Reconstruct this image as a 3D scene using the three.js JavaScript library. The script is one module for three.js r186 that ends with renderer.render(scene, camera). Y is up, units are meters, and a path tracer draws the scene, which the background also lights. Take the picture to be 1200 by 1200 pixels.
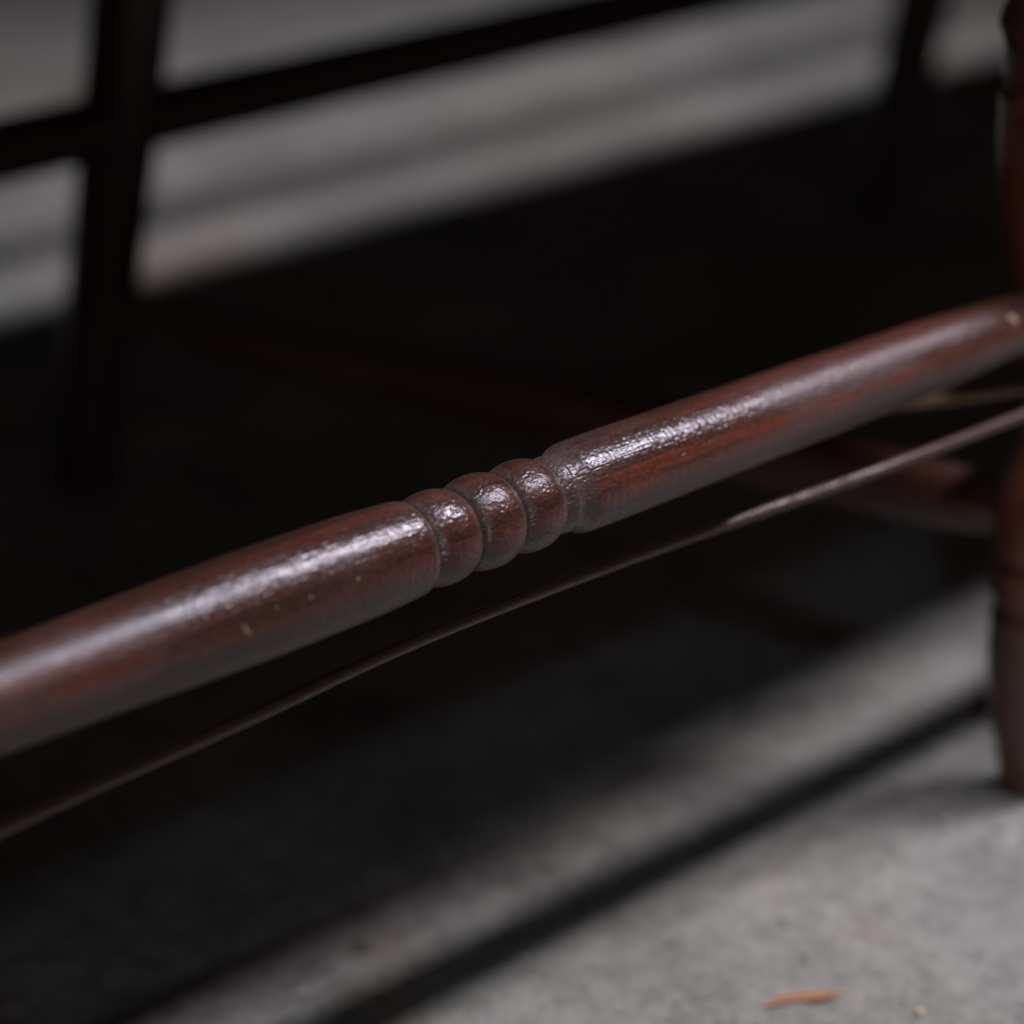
import * as THREE from 'three';
import { mergeGeometries } from 'three/addons/utils/BufferGeometryUtils.js';

// ---------------------------------------------------------------- camera, light, exposure
const scene = new THREE.Scene();
const camera = new THREE.PerspectiveCamera(22.62, 1, 0.02, 60);
camera.position.set(0, 0.4424, 0);
camera.rotation.order = 'YXZ';
{
  const right = new THREE.Vector3(0.99906623, 0.04320487, 0), fwd = new THREE.Vector3(0, -0.37796075, -0.92582162);
  right.crossVectors(fwd, new THREE.Vector3(0.04 * 1.0, 0.92495712, -0.37796)).normalize();
  const up = new THREE.Vector3().crossVectors(right, fwd).normalize();
  camera.quaternion.setFromRotationMatrix(new THREE.Matrix4().makeBasis(right, up, fwd.clone().negate()));
}
camera.focus = 0.682;
camera.userData.fStop = 4.4;

const renderer = new THREE.WebGLRenderer({ antialias: true });
renderer.setSize(1024, 1024);
renderer.toneMapping = THREE.LinearToneMapping;
renderer.toneMappingExposure = 1;
renderer.shadowMap.enabled = true;
scene.background = new THREE.Color().setRGB(0.0085, 0.008, 0.0082);

// the bench's own axes: x along the seat (to the near left), y up, z towards its back
const BENCH = new THREE.Group();
BENCH.position.set(0.17871684, 0, -0.78963718);
BENCH.rotation.y = -2.4317917;
BENCH.updateMatrixWorld(true);
const bw = (x, y, z) => BENCH.localToWorld(new THREE.Vector3(x, y, z));   // bench axes -> world

// a strip of lamps above the right, out of the picture, parallel to the bench: long soft shadows across it, firm ones along it
const LAMPS = 11, share = (i) => 0.35 + 0.9 * Math.exp(-(((i - 4) / 2) ** 2));
let whole = 0; for (let i = 0; i < LAMPS; i++) whole += share(i);
for (let i = 0; i < LAMPS; i++) {
  const lamp = new THREE.SpotLight(new THREE.Color().setRGB(1, 0.94, 1.02), 25.5 * share(i) / whole, 0, 0.5, 0.9, 2);
  lamp.name = 'strip_lamp';
  lamp.position.copy(bw(-2.15 + 0.28 * i, 2.3, -0.73));
  lamp.target.position.copy(bw(-0.35, 0, 0.34));
  lamp.shadow.radius = 5;
  lamp.castShadow = true;
  lamp.shadow.mapSize.set(2048, 2048);
  scene.add(lamp, lamp.target);
}
// a weak, cooler lamp above the left
const sideLamp = new THREE.SpotLight(new THREE.Color().setRGB(0.72, 0.86, 1), 0.42, 0, 0.5, 0.9, 2);
sideLamp.name = 'side_lamp';
sideLamp.position.copy(bw(1.05, 1.85, -0.95)); sideLamp.target.position.copy(bw(0.15, 0.1, 0));
sideLamp.shadow.radius = 2; sideLamp.castShadow = true; sideLamp.shadow.mapSize.set(2048, 2048);
scene.add(sideLamp, sideLamp.target);
// added fill lamp, low at the front left, standing in for bounced light
const fillLamp = new THREE.SpotLight(new THREE.Color().setRGB(1, 0.92, 0.88), 1.25, 0, 0.5, 0.9, 2);
fillLamp.name = 'fill_lamp';
fillLamp.position.copy(bw(1.5, 0.24, -1.9)); fillLamp.target.position.copy(bw(0.1, 0.15, 0));
fillLamp.shadow.radius = 16; fillLamp.castShadow = true; fillLamp.shadow.mapSize.set(2048, 2048);
scene.add(fillLamp, fillLamp.target);

// ---------------------------------------------------------------- noise and textures
function rng(seed) { let s = seed >>> 0; return () => { s = (s + 0x6d2b79f5) | 0; let t = Math.imul(s ^ (s >>> 15), 1 | s); t = (t + Math.imul(t ^ (t >>> 7), 61 | t)) ^ t; return ((t ^ (t >>> 14)) >>> 0) / 4294967296; }; }
const hash = (x, y, s) => { let h = Math.imul(x, 374761393) ^ Math.imul(y, 668265263) ^ Math.imul(s, 1274126177); h = Math.imul(h ^ (h >>> 13), 1274126177); return ((h ^ (h >>> 16)) >>> 0) / 4294967296; };
// value noise that repeats after nx by ny cells; u, v in 0..1
function noise(u, v, nx, ny, seed) {
  const x = u * nx, y = v * ny, xi = Math.floor(x), yi = Math.floor(y);
  let fx = x - xi, fy = y - yi; fx = fx * fx * (3 - 2 * fx); fy = fy * fy * (3 - 2 * fy);
  const w = (i, n) => ((i % n) + n) % n;
  const a = hash(w(xi, nx), w(yi, ny), seed), b = hash(w(xi + 1, nx), w(yi, ny), seed), c = hash(w(xi, nx), w(yi + 1, ny), seed), d = hash(w(xi + 1, nx), w(yi + 1, ny), seed);
  return a + (b - a) * fx + (c - a) * fy + (a - b - c + d) * fx * fy;
}
function fbm(u, v, nx, ny, seed, oct = 4) { let s = 0, a = 0.5, t = 0; for (let o = 0; o < oct; o++) { s += a * noise(u, v, nx << o, ny << o, seed + o * 17); t += a; a *= 0.5; } return s / t; }
const sm = (a, b, x) => { const t = Math.min(1, Math.max(0, (x - a) / (b - a))); return t * t * (3 - 2 * t); };
const mix = (a, b, t) => a + (b - a) * t;
const enc = (c) => 255 * (c <= 0.0031308 ? 12.92 * c : 1.055 * Math.pow(Math.max(c, 0), 1 / 2.4) - 0.055);

// f(u, v) -> { c: [r, g, b] linear, r: roughness, h: height 0..1 }
function surface(W, H, f) {
  const col = new Uint8Array(W * H * 4), rou = new Uint8Array(W * H * 4), bum = new Float32Array(W * H * 4);
  for (let y = 0; y < H; y++) for (let x = 0; x < W; x++) {
    const o = (y * W + x) * 4, p = f((x + 0.5) / W, (y + 0.5) / H);
    for (let k = 0; k < 3; k++) { col[o + k] = Math.min(255, Math.max(0, enc(p.c[k]))); rou[o + k] = 255 * Math.min(1, Math.max(0, p.r)); bum[o + k] = p.h; }
    col[o + 3] = rou[o + 3] = 255; bum[o + 3] = 1;
  }
  const tex = (d, type, srgb) => {
    const t = new THREE.DataTexture(d, W, H, THREE.RGBAFormat, type);
    t.wrapS = t.wrapT = THREE.RepeatWrapping; t.magFilter = THREE.LinearFilter; t.minFilter = THREE.LinearFilter;
    if (srgb) t.colorSpace = THREE.SRGBColorSpace; t.needsUpdate = true; return t;
  };
  return { map: tex(col, THREE.UnsignedByteType, true), roughnessMap: tex(rou, THREE.UnsignedByteType), bumpMap: tex(bum, THREE.FloatType) };
}

// --- old varnished wood; u along the grain, v round the turning
const RED = [0.138, 0.042, 0.027], DARK = [0.055, 0.024, 0.018], WORN = [0.21, 0.05, 0.024], DUST_SHEEN = [0.125, 0.096, 0.088];
function woodAt(u, v, seed, along, round) {
  // along, round: cells per texture, so that the grain keeps its size
  const grain = fbm(u, v, Math.max(2, Math.round(along * 5)), Math.round(round * 34), seed, 4);
  const pores = noise(u, v, Math.round(along * 48), Math.round(round * 110), seed + 5);
  const blotch = fbm(u, v, Math.max(2, Math.round(along * 10)), Math.max(2, Math.round(round * 5)), seed + 9, 4);
  const fine = noise(u, v, Math.round(along * 520), Math.round(round * 110), seed + 21);
  const pit = fbm(u, v, Math.round(along * 520), Math.round(round * 105), seed + 31, 2);
  const t = sm(0.3, 0.72, grain * 0.6 + blotch * 0.4);
  const c = [0, 1, 2].map((k) => mix(DARK[k], RED[k], t) * mix(0.8, 1.12, fine));
  const p = sm(0.78, 0.95, pores); for (let k = 0; k < 3; k++) c[k] *= 1 - 0.35 * p;
  const crackle = sm(0.38, 0.66, fbm(u, v, Math.round(along * 22), Math.round(round * 7), seed + 61, 4)), lines = noise(u, v, Math.round(along * 70), Math.round(round * 230), seed + 71);
  const turn = noise(u, v, Math.round(along * 900), Math.round(round * 9), seed + 51);
  const film = sm(0.42, 0.72, fbm(u, v, Math.round(along * 16), Math.round(round * 6), seed + 41, 5));
  return { c, grain, blotch, fine, pit, film, p, r: 0.265 + 0.1 * film + 0.1 * (fine - 0.5), h: (0.18 + 0.34 * crackle) * pit + 0.16 * fine + 0.13 * turn + 0.14 * lines + 0.05 * grain - 0.12 * p };
}
const toDustSheen = (q, amount, dull = 0.8) => { for (let k = 0; k < 3; k++) q.c[k] = mix(q.c[k], DUST_SHEEN[k] * mix(0.85, 1.15, q.fine), amount); q.r = mix(q.r, dull, amount); return q; };
const toWorn = (q, amount) => { for (let k = 0; k < 3; k++) q.c[k] = mix(q.c[k], WORN[k] * mix(0.6, 1.2, q.grain) * mix(0.8, 1.15, q.fine), amount); q.r = mix(q.r, 0.5, amount * 0.6); q.h -= 0.25 * amount; return q; };
const PHI0 = 110 * Math.PI / 180;                 // v = 0 lies at this angle behind the top
const L = 0.488;
const grooves = [0.2700, 0.2546, 0.2392, 0.2245];
const worn = [[0.178, 70, 0.034, 8], [0.145, 74, 0.02, 6], [0.2, 88, 0.01, 9], [0.378, 76, 0.018, 8], [0.118, 77, 0.012, 6], [0.09, 80, 0.008, 5], [0.262, 14, 0.002, 5], [0.248, 84, 0.002, 5]];
const specks = [[0.3335, 81, 0.0009, 0.55], [0.3325, 87, 0.0006, 0.4], [0.3235, 73, 0.0007, 0.5], [0.3135, 75, 0.0005, 0.5], [0.2985, 74, 0.0004, 0.7], [0.3455, 90, 0.0004, 0.5], [0.255, 98, 0.0005, 0.8], [0.31, 105, 0.0005, 0.4], [0.2535, 92, 0.0005, 0.5], [0.2275, 100, 0.0004, 0.5], [0.262, 97, 0.0004, 0.5], [0.0325, 48, 0.0022, 0.7]];
const frontSurface = surface(2048, 512, (u, v) => {
  const a = u * L, phi = v * 360 - 110, q = woodAt(u, v, 3, 1, 1);
  let g = 0; for (const x of grooves) g = Math.max(g, 1 - sm(0.0006, 0.0036, Math.abs(a - x)));
  g = Math.max(g, 0.9 * sm(0.2125, 0.2165, a) * (1 - sm(0.226, 0.228, a)));
  const low = sm(72, 128, phi + 26 * (q.blotch - 0.5)), haze = fbm(u, v, 9, 4, 77, 5);
  let w = 0; for (const [x, f, l, d] of worn) w = Math.max(w, 1 - sm(0.45, 1.15, Math.hypot((a - x) / l, (phi - f) / d) + 1.0 * (q.blotch - 0.5) + 0.6 * (q.grain - 0.5) + 0.9 * (q.pit - 0.5) + 1.6 * (fbm(u, v, 46, 12, 91, 4) - 0.5)));
  toWorn(q, (a > 0.3 ? 0.45 : 0.62) * w);
  toDustSheen(q, Math.min(0.9, 0.42 * low * mix(0.5, 1.25, haze) + 0.25 * sm(0.5, 0.72, haze) * (1 - w)), 0.62);  // underside greyed as if reflecting the lit floor; haze adds dust patches
  if (g > 0) { toDustSheen(q, 0.8 * g * mix(0.6, 1.0, haze), 0.25); q.h = mix(q.h, 0.5 * q.pit + 0.4 * q.fine, g); }
  q.r += 0.1 * sm(0.29, 0.36, a) + 0.08 * (1 - sm(0.06, 0.16, a)) - 0.02 + 0.14 * (fbm(u, v, 30, 9, 131, 4) - 0.5);
  const inBeads = sm(0.216, 0.222, a) * (1 - sm(0.271, 0.276, a));
  q.h = mix(q.h, 0.8 * q.pit + 0.2 * q.fine, 0.5 * inBeads);
  // little pale crumbs of paint and lint stuck to the varnish
  const dot = noise(u, v, 700, 122, 191); if (dot > 0.985) { const k = 0.5 * sm(0.985, 1, dot); for (let i = 0; i < 3; i++) q.c[i] = mix(q.c[i], 0.3, k); q.h += 0.3 * k; }
  for (const [x, f, r, s] of specks) { const d = Math.hypot(a - x, (phi - f) / 57.3 * 0.0125 * (r > 0.0008 ? 0.6 : 1)) / r + 1.6 * (fbm(u, v, 220, 40, 141, 3) - 0.5); if (d < 1) { const k = (1 - sm(0.5, 1, d)); q.c = q.c.map((c, i) => mix(c, [0.5, 0.36, 0.22][i] * s, k)); q.r = mix(q.r, 0.8, k); q.h += 0.5 * k; } }
  return q;
});
const plainSurface = surface(1024, 512, (u, v) => { const q = woodAt(u, v, 57, 0.5, 1), haze = fbm(u, v, 6, 5, 61, 5); toWorn(q, 0.25 * sm(0.55, 0.75, q.blotch)); return toDustSheen(q, 0.4 * sm(0.42, 0.7, haze), 0.6); });
const wood = (maps, bumpScale, extra = {}) => new THREE.MeshPhysicalMaterial({ ...maps, color: 0xffffff, roughness: 1, metalness: 0, bumpScale, ior: 1.5, ...extra });
const frontWood = wood(frontSurface, 0.00042, { ior: 1.64, specularColor: new THREE.Color().setRGB(0.88, 0.9, 1), clearcoat: 0.1, clearcoatRoughness: 0.3, sheen: 0.12, sheenColor: new THREE.Color().setRGB(0.5, 0.44, 0.43), sheenRoughness: 0.5 });
const redSurface = surface(512, 512, (u, v) => { const q = woodAt(u, v, 83, 0.5, 1), haze = fbm(u, v, 6, 5, 67, 5); q.c = [q.c[0] * 1.5, q.c[1] * 1.4, q.c[2] * 1.4]; return toDustSheen(q, 0.35 * sm(0.42, 0.7, haze), 0.55); });
const legWood = wood(redSurface, 0.0003, { sheen: 0.15, sheenColor: new THREE.Color().setRGB(0.5, 0.44, 0.43), sheenRoughness: 0.5 });
const sideWood = wood(plainSurface, 0.0003, { color: new THREE.Color().setRGB(0.95, 1.0, 1.05) });
const rearShadedWood = wood({ ...plainSurface, map: plainSurface.map }, 0.0003, { color: new THREE.Color().setRGB(0.22, 0.2, 0.2), specularIntensity: 0.6 });  // plain wood darkened: the seat's shade on the rear parts put into the colour
const rodMetal = new THREE.MeshPhysicalMaterial({ color: new THREE.Color().setRGB(0.085, 0.05, 0.043), roughness: 0.24, metalness: 0, bumpMap: plainSurface.bumpMap, bumpScale: 0.00015 });

// ---------------------------------------------------------------- the concrete floor
const TILE = 1.2;
const floorMaps = surface(2048, 2048, (u, v) => {
  const big = fbm(u, v, 3, 3, 11, 5), mid = fbm(u, v, 22, 22, 12, 5), small = fbm(u, v, 150, 150, 13, 3), grit = noise(u, v, 620, 620, 14), spot = noise(u, v, 260, 260, 15), rust = fbm(u, v, 9, 9, 16, 5);
  let l = 0.232 * (1 + 0.35 * (big - 0.5) + 0.75 * (mid - 0.5) + 0.62 * (small - 0.5) + 0.34 * (grit - 0.5));
  l *= 1 - 0.45 * sm(0.86, 0.98, spot) + 0.0;
  const pale = sm(0.95, 0.985, noise(u, v, 190, 190, 18)); l = mix(l, 0.48, 0.7 * pale);
  const cool = 0.5 + 0.9 * (fbm(u, v, 7, 7, 19, 4) - 0.5), s = 0.5 * sm(0.62, 0.74, rust) + 0.3 * [[0.438, 0.839, 0.007], [0.46, 0.866, 0.009], [0.56, 0.89, 0.008]].reduce((t, [x, y, q]) => t + 1 - sm(0.2, 1.1, Math.hypot(u - x, v - y) / q + 1.4 * (small - 0.5)), 0);
  const crack = 1 - sm(0.0, 0.0045, Math.abs(fbm(u, v, 5, 5, 23, 5) - 0.5)); l *= 1 - 0.3 * crack * sm(0.45, 0.6, big);
  return { c: [l * mix(1.06, 0.985, cool) * (1 + 0.12 * s), l * 1.02 * (1 - 0.16 * s), l * mix(0.885, 1.0, cool) * (1 - 0.26 * s)], r: 0.78 + 0.14 * (mid - 0.5), h: 0.5 * mid + 0.35 * small + 0.15 * grit };
});
const floorMat = new THREE.MeshStandardMaterial({ ...floorMaps, roughness: 1, bumpScale: 0.0022 });
const floorGeo = new THREE.PlaneGeometry(9, 9).rotateX(-Math.PI / 2);
{ const p = floorGeo.attributes.position, t = floorGeo.attributes.uv; for (let i = 0; i < p.count; i++) t.setXY(i, p.getX(i) / TILE + 0.37, p.getZ(i) / TILE + 0.21); }
const floor = new THREE.Mesh(floorGeo, floorMat);
floor.name = 'floor'; floor.userData = { kind: 'structure', label: 'worn grey concrete floor in bands of light and shadow' };
floor.position.set(0, 0, -1.5); floor.receiveShadow = true;
scene.add(floor);

// ---------------------------------------------------------------- turned work
// a dense smooth curve through [x, r] knots (monotone cubic), sampled between x0 and x1
function curveThrough(knots) {
  const n = knots.length, d = [], m = [];
  for (let i = 0; i < n - 1; i++) d.push((knots[i + 1][1] - knots[i][1]) / (knots[i + 1][0] - knots[i][0]));
  for (let i = 0; i < n; i++) m.push(i === 0 ? d[0] : i === n - 1 ? d[n - 2] : d[i - 1] * d[i] <= 0 ? 0 : 2 * d[i - 1] * d[i] / (d[i - 1] + d[i]));
  return (x) => {
    let i = 0; while (i < n - 2 && x > knots[i + 1][0]) i++;
    const h = knots[i + 1][0] - knots[i][0], t = Math.min(1, Math.max(0, (x - knots[i][0]) / h)), t2 = t * t, t3 = t2 * t;
    return (2 * t3 - 3 * t2 + 1) * knots[i][1] + (t3 - 2 * t2 + t) * h * m[i] + (3 * t2 - 2 * t3) * knots[i + 1][1] + (t3 - t2) * h * m[i + 1];
  };
}
// the turning lies along +x from x0 to x1; radius(x); uv: u = x / uLength, v round it
function turned(radius, x0, x1, step, around, uLength, wobble = 0, seed = 1, uShift = 0) {
  const n = Math.max(2, Math.round((x1 - x0) / step)), P = [], N = [], U = [], I = [];
  const rad = (x, v) => radius(x) * (1 + wobble * (fbm(x / 0.6 + 0.5, v, 14, 4, seed, 3) - 0.5) * 2);
  for (let i = 0; i <= n; i++) for (let j = 0; j <= around; j++) {
    const x = x0 + (x1 - x0) * i / n, v = j / around, f = v * 2 * Math.PI - PHI0, r = rad(x, v), e = 0.00012;
    const s = (rad(Math.min(x + e, x1), v) - rad(Math.max(x - e, x0), v)) / (Math.min(x + e, x1) - Math.max(x - e, x0));
    P.push(x, r * Math.cos(f), -r * Math.sin(f));
    const k = 1 / Math.hypot(1, s); N.push(-s * k, Math.cos(f) * k, -Math.sin(f) * k);
    U.push(x / uLength + uShift, v);
    if (i < n && j < around) { const a = i * (around + 1) + j, b = a + around + 1; I.push(a, a + 1, b, b, a + 1, b + 1); }
  }
  for (const [x, i0, s] of [[x0, 0, -1], [x1, n * (around + 1), 1]]) {     // end caps
    const c = P.length / 3; P.push(x, 0, 0); N.push(s, 0, 0); U.push(x / uLength, 0.5);
    for (let j = 0; j <= around; j++) { P.push(P[(i0 + j) * 3], P[(i0 + j) * 3 + 1], P[(i0 + j) * 3 + 2]); N.push(s, 0, 0); U.push(x / uLength, j / around); }
    for (let j = 0; j < around; j++) s > 0 ? I.push(c, c + 2 + j, c + 1 + j) : I.push(c, c + 1 + j, c + 2 + j);
  }
  const g = new THREE.BufferGeometry();
  g.setAttribute('position', new THREE.Float32BufferAttribute(P, 3)); g.setAttribute('normal', new THREE.Float32BufferAttribute(N, 3)); g.setAttribute('uv', new THREE.Float32BufferAttribute(U, 2)); g.setIndex(I);
  // make every face look outwards
  const a = new THREE.Vector3(), b = new THREE.Vector3(), c = new THREE.Vector3(), m = new THREE.Vector3(), idx = g.index.array;
  for (let i = 0; i < idx.length; i += 3) {
    a.fromArray(P, idx[i] * 3); b.fromArray(P, idx[i + 1] * 3); c.fromArray(P, idx[i + 2] * 3); m.fromArray(N, idx[i] * 3);
    if (b.sub(a).cross(c.sub(a)).dot(m) < 0) { const t = idx[i + 1]; idx[i + 1] = idx[i + 2]; idx[i + 2] = t; }
  }
  return g;
}
function along(geometry, from, to) {              // lay a turning from one point to another
  const dir = new THREE.Vector3().subVectors(to, from).normalize();
  const q = new THREE.Quaternion().setFromUnitVectors(new THREE.Vector3(1, 0, 0), dir);
  return geometry.applyQuaternion(q).translate(from.x, from.y, from.z);
}
const V = (x, y, z) => new THREE.Vector3(x, y, z);
function part(name, geometry, material, parent, label) {
  const m = new THREE.Mesh(geometry, material); m.name = name; m.castShadow = m.receiveShadow = true; if (label) m.userData.label = label; parent.add(m); return m;
}

// ---------------------------------------------------------------- the bench
BENCH.name = 'wooden_bench';
BENCH.userData = { label: 'dark varnished wooden bench frame with turned legs, a beaded front stretcher and thin rods', category: 'bench' };
scene.add(BENCH);

// front stretcher: two barrel-shaped lengths and three beads between them
const barrel = curveThrough([[0, 0.0086], [0.012, 0.0091], [0.02, 0.0095], [0.029, 0.0099], [0.0585, 0.0112], [0.0983, 0.0120], [0.1356, 0.01228], [0.171, 0.0126], [0.204, 0.0129], [0.2125, 0.01285], [0.2146, 0.0126], [0.2166, 0.0116], [0.2186, 0.01085], [0.2200, 0.0107], [0.2210, 0.01105], [0.2220, 0.0108], [0.2245, 0.0097],
  [0.2246, 0.0096], [0.2699, 0.0098], [0.27, 0.0100], [0.2706, 0.0119], [0.2722, 0.0128], [0.276, 0.0132], [0.2937, 0.01395], [0.32, 0.0141], [0.346, 0.0136], [0.371, 0.0129], [0.394, 0.0125], [0.44, 0.0112], [0.468, 0.0095], [0.488, 0.0078]]);
const bead = (x0, x1, r0, r1) => (x) => { const t = (x - x0) / (x1 - x0), k = Math.pow(Math.max(0, 1 - Math.pow(Math.abs(2 * t - 1), 2.1)), 0.58); return r0 + (r1 - r0) * k; };
const stretcherParts = {
  left: turned(barrel, 0.27, L, 0.0008, 128, L, 0.012, 5),
  right: turned(barrel, 0, 0.2245, 0.0008, 128, L, 0.012, 5),
  beads: [[0.2546, 0.2700, 0.0129], [0.2392, 0.2546, 0.0131], [0.2245, 0.2392, 0.0127]].map(([a, b, r]) => turned(bead(a, b, 0.0096, r), a, b, 0.00022, 128, L, 0.006, 5)),
};
const stretcherBody = mergeGeometries([stretcherParts.left, stretcherParts.right]);
const HEIGHT = 0.1833;
const frontStretcher = part('front_stretcher', stretcherBody, frontWood, BENCH, 'thick red-brown stretcher with three turned beads at its middle');
frontStretcher.position.set(0, HEIGHT, 0);
for (const g of stretcherParts.beads) part('bead', g, frontWood, frontStretcher);
const besideStretcher = frontStretcher.clone(); besideStretcher.position.x = -L; delete besideStretcher.userData.label; BENCH.add(besideStretcher);

// the thin rod under the stretcher, bowed up a little at its middle
const rodCurve = (pts) => new THREE.CatmullRomCurve3(pts.map((p) => V(...p)), false, 'centripetal');
const rodPath = rodCurve([[-0.488, 0.158, -0.013], [-0.3, 0.161, -0.013], [-0.15, 0.159, -0.014], [-0.002, 0.1592, -0.0138], [0.0323, 0.1590, -0.0135], [0.0930, 0.1592, -0.0124], [0.1196, 0.1580, -0.0091], [0.1410, 0.1566, -0.0050], [0.1562, 0.1558, -0.0023], [0.1719, 0.1555, -0.0005], [0.1985, 0.1559, 0], [0.2200, 0.1563, 0], [0.2450, 0.1565, 0], [0.2673, 0.1564, 0], [0.2818, 0.1560, 0], [0.2961, 0.1553, 0], [0.3100, 0.1544, 0], [0.3235, 0.1536, 0], [0.3496, 0.1527, 0], [0.3744, 0.1519, 0], [0.3983, 0.1507, 0], [0.49, 0.1490, 0]]);
const rodGeo = new THREE.TubeGeometry(rodPath, 420, 0.0019, 16);
const rod = part('rod', rodGeo, rodMetal, BENCH, 'thin dark rod running just below the beaded stretcher');
part('rod_tail', new THREE.TubeGeometry(rodCurve([[0.003, 0.1575, 0.002], [0.03, 0.1545, 0.0231], [0.05, 0.152, 0.04], [0.055, 0.146, 0.046]]), 40, 0.0022, 12), new THREE.MeshStandardMaterial({ color: new THREE.Color().setRGB(0.2, 0.125, 0.07), roughness: 0.55 }), BENCH);

// turned front legs
const legProfile = curveThrough([[0, 0.0086], [0.003, 0.0096], [0.012, 0.0113], [0.028, 0.0138], [0.045, 0.0156], [0.058, 0.0160], [0.066, 0.0157], [0.0708, 0.0160], [0.0725, 0.0142], [0.0745, 0.0134], [0.0765, 0.0140], [0.0778, 0.0155], [0.081, 0.0163], [0.087, 0.0166], [0.0912, 0.0158], [0.0928, 0.0138], [0.0946, 0.0136], [0.0962, 0.0162],
  [0.1, 0.0164], [0.108, 0.0164], [0.1175, 0.0155], [0.1244, 0.0135], [0.1331, 0.0104], [0.142, 0.0092], [0.155, 0.0092], [0.168, 0.0104], [0.1834, 0.0135], [0.196, 0.0166], [0.215, 0.0192], [0.24, 0.0205], [0.256, 0.0204], [0.2585, 0.019], [0.2605, 0.0188], [0.2625, 0.0196], [0.272, 0.0196], [0.2745, 0.0202], [0.2785, 0.0215], [0.283, 0.0205], [0.288, 0.018], [0.34, 0.0195], [0.40, 0.016], [0.428, 0.0145]]);
const legRadius = (x) => legProfile(x) + 0.0006 * (1 - sm(0.1, 0.14, x)) + 0.0008 * sm(0.2, 0.24, x);
const legGeo = turned(legRadius, 0, 0.428, 0.001, 64, 0.25, 0.01, 9);
const splay = 0.012;
const frontLegs = [0, L, -L, -2 * L].map((x) => {
  const leg = part('front_leg', along(legGeo.clone(), V(x - 0.0112, 0, 0.011), V(x + 0.0128, 0.428, -0.013)), legWood, BENCH, x === 0 ? 'turned reddish front leg with a ring above its tapering foot' : undefined);
  return leg;
});

// plain tapered rear legs, raked backwards
const rearRadius = curveThrough([[0, 0.0145], [0.05, 0.0158], [0.17, 0.0178], [0.26, 0.0185], [0.43, 0.0145]]);
const rearGeo = turned(rearRadius, 0, 0.435, 0.004, 40, 0.25, 0.01, 19);
for (const x of [0.064, 0.064 - 0.589, 0.064 + 0.589, 0.064 - 1.178]) part('rear_leg', along(rearGeo.clone(), V(x, 0, x < 0 ? 0.532 : 0.513), V(x - 0.063, 0.43, x < 0 ? 0.47 : 0.456)), rearShadedWood, BENCH);
// one long back stretcher through the rear legs
part('back_stretcher', along(turned(curveThrough([[0, 0.0125], [0.4, 0.0146], [0.8, 0.0140], [1.3, 0.0146], [1.8, 0.0125]]), 0, 1.8, 0.01, 40, 0.4, 0.01, 23), V(0.655, 0.172, 0.49), V(-1.145, 0.181, 0.49)), rearShadedWood, BENCH);
// side stretchers, front leg to rear leg
const sideRadius = curveThrough([[0, 0.007], [0.012, 0.0076], [0.03, 0.0105], [0.09, 0.0125], [0.25, 0.0135], [0.4, 0.0125], [0.46, 0.0095], [0.485, 0.007]]);
const sideGeo = turned(sideRadius, 0, 0.485, 0.003, 48, 0.4, 0.012, 29);
for (const [x, xr] of [[0, 0.051], [L, 0.64], [-L, -0.54]]) {
  const a = V(x - 0.003, 0.109, 0), b = V(xr, 0.092, 0.484);
  const g = sideGeo.clone(); g.scale(a.distanceTo(b) / 0.485, 1, 1);
  part('side_stretcher', along(g, a, b), sideWood, BENCH);
}
// seat and back, above the picture: they throw the broad shadows
{ // the front edge steps forward once, shaped for its shadow on the floor
  const shape = new THREE.Shape(), front = (a) => 0.040 + 0.019 * sm(-0.19, -0.11, a);
  shape.moveTo(-1.52, -0.482); for (let k = 0; k <= 120; k++) { const a = -1.52 + 2.3 * k / 120; shape.lineTo(a, front(a)); } shape.lineTo(0.78, -0.482); shape.closePath();
  part('seat', new THREE.ExtrudeGeometry(shape, { depth: 0.022, bevelEnabled: true, bevelSize: 0.004, bevelThickness: 0.004, bevelSegments: 3 }).rotateX(-Math.PI / 2).translate(0, 0.432, 0), legWood, BENCH);
}
for (const x of [0.06, -0.6, -1.2]) part('backrest_post', along(turned(() => 0.008, 0, 0.62, 0.02, 16, 0.25), V(x, 0.45, 0.468), V(x, 1.05, 0.645)), legWood, BENCH);
for (const [y, z, k] of [[0.54, 0.509, 1], [1.05, 0.65, 1.2]]) part('backrest_rail', along(turned(curveThrough([[0, 0.0145 * k], [1, 0.0155 * k], [2.2, 0.0145 * k]]), 0, 2.2, 0.05, 20, 0.4), V(0.75, y, z), V(-1.45, y, z)), legWood, BENCH);

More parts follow.
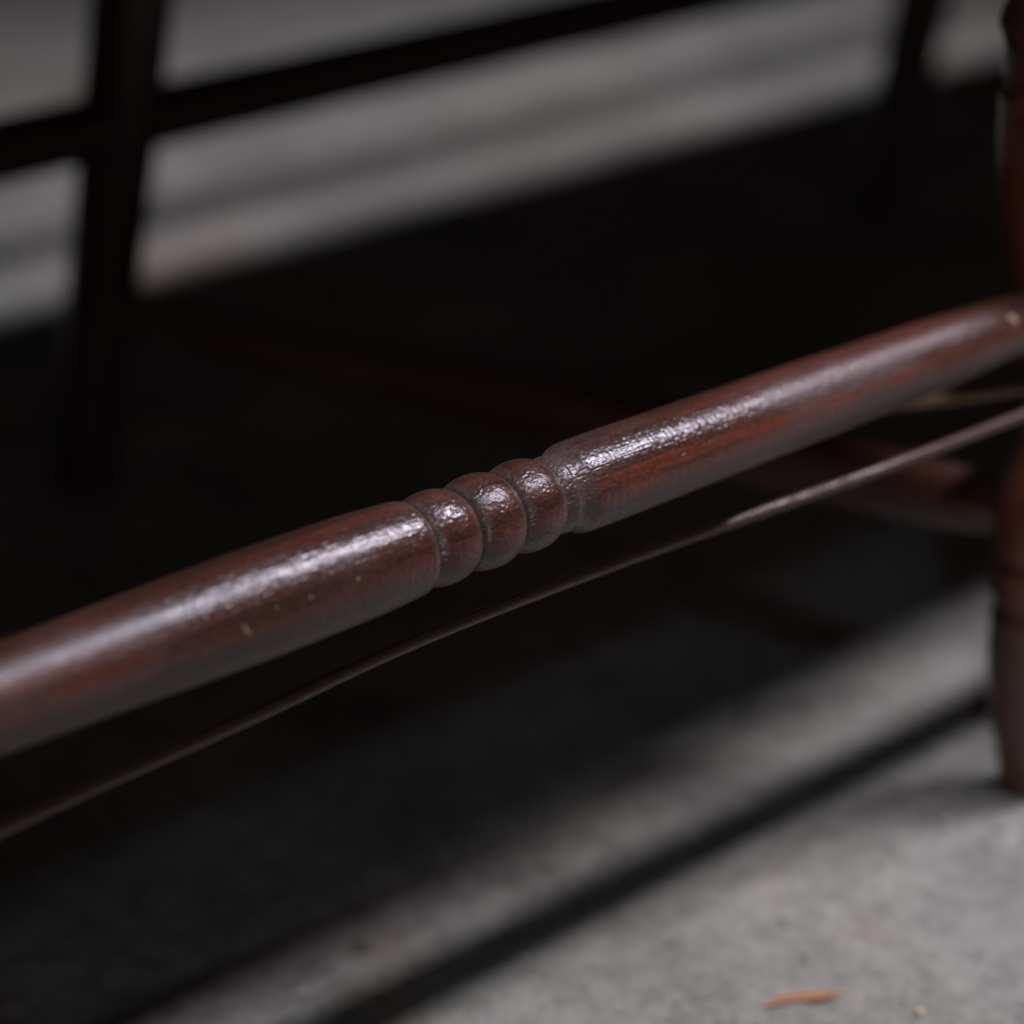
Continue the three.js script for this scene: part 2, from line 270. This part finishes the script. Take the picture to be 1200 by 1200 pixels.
// ---------------------------------------------------------------- small things on the floor
function tag(o, name, label, category) { o.name = name; o.userData = { label, category }; o.castShadow = o.receiveShadow = true; scene.add(o); return o; }
const chipMat = new THREE.MeshStandardMaterial({ color: new THREE.Color().setRGB(0.74, 0.35, 0.2), roughness: 0.7 });
const chipDark = new THREE.MeshStandardMaterial({ color: new THREE.Color().setRGB(0.36, 0.15, 0.08), roughness: 0.75 });
function sliver(len, wide, thick, seed) {         // a split piece of wood, pointed and uneven
  const r = rng(seed); let g = new THREE.BoxGeometry(len, thick, wide, 14, 1, 2); const p = g.attributes.position;
  const edge = Array.from({ length: 15 }, () => r());
  for (let i = 0; i < p.count; i++) {
    const t = p.getX(i) / len + 0.5, k = Math.round(t * 14), w = Math.min(1, 6 * t + 0.12, 3.2 * (1 - t) + 0.1) * (0.8 + 0.3 * edge[k]);
    p.setZ(i, p.getZ(i) * w + 0.0004 * (edge[(k + 5) % 15] - 0.5)); p.setY(i, (p.getY(i) + thick / 2) * Math.min(1, w + 0.2) + 0.0003 * (edge[(k + 9) % 15]));
  }
  return (g = g.toNonIndexed(), g.computeVertexNormals(), g);
}
{
  const a = V(0.0717, 0.0006, -0.6715), b = V(0.0966, 0.0006, -0.6763), mid = a.clone().lerp(b, 0.5);
  const t = new THREE.Group(); t.position.copy(mid); t.rotation.y = Math.atan2(-(b.z - a.z), b.x - a.x);
  tag(t, 'wood_splinter', 'orange split splinter of wood lying on the grey floor near the front', 'splinter');
  part('sliver', sliver(0.0285, 0.0010, 0.0009, 4), chipMat, t);
  const s2 = part('sliver', sliver(0.0195, 0.0009, 0.0009, 8), chipMat, t); s2.position.set(-0.0005, 0.0004, -0.0017); s2.rotation.y = -0.06;
  const s3 = part('sliver', sliver(0.010, 0.0012, 0.0007, 15), chipDark, t); s3.position.set(0.005, 0, 0.0016);
}
function crumb(x, z, r, color, name, label, seed, category) {
  const g = new THREE.IcosahedronGeometry(r, 2), p = g.attributes.position;
  for (let i = 0; i < p.count; i++) { const k = 0.82 + 0.36 * noise(p.getX(i) / r * 0.2 + 0.5, p.getY(i) / r * 0.2 + 0.5 + p.getZ(i) / r * 0.13, 8, 8, seed); p.setXYZ(i, p.getX(i) * k, p.getY(i) * k * 0.75, p.getZ(i) * k); }
  g.computeVertexNormals();
  const m = new THREE.Mesh(g, new THREE.MeshStandardMaterial({ color: new THREE.Color().setRGB(...color), roughness: 0.8 }));
  m.position.set(x, r * 0.62, z); return tag(m, name, label, category);
}
crumb(0.1185, -0.6646, 0.0013, [0.68, 0.55, 0.4], 'crumb', 'small cream crumb on the floor right of the orange splinter', 3, 'crumb');
crumb(0.1462, -0.779, 0.0017, [0.42, 0.41, 0.4], 'pebble', 'small pale grey grit grain on the floor left of the turned foot', 6, 'pebble');

renderer.render(scene, camera);
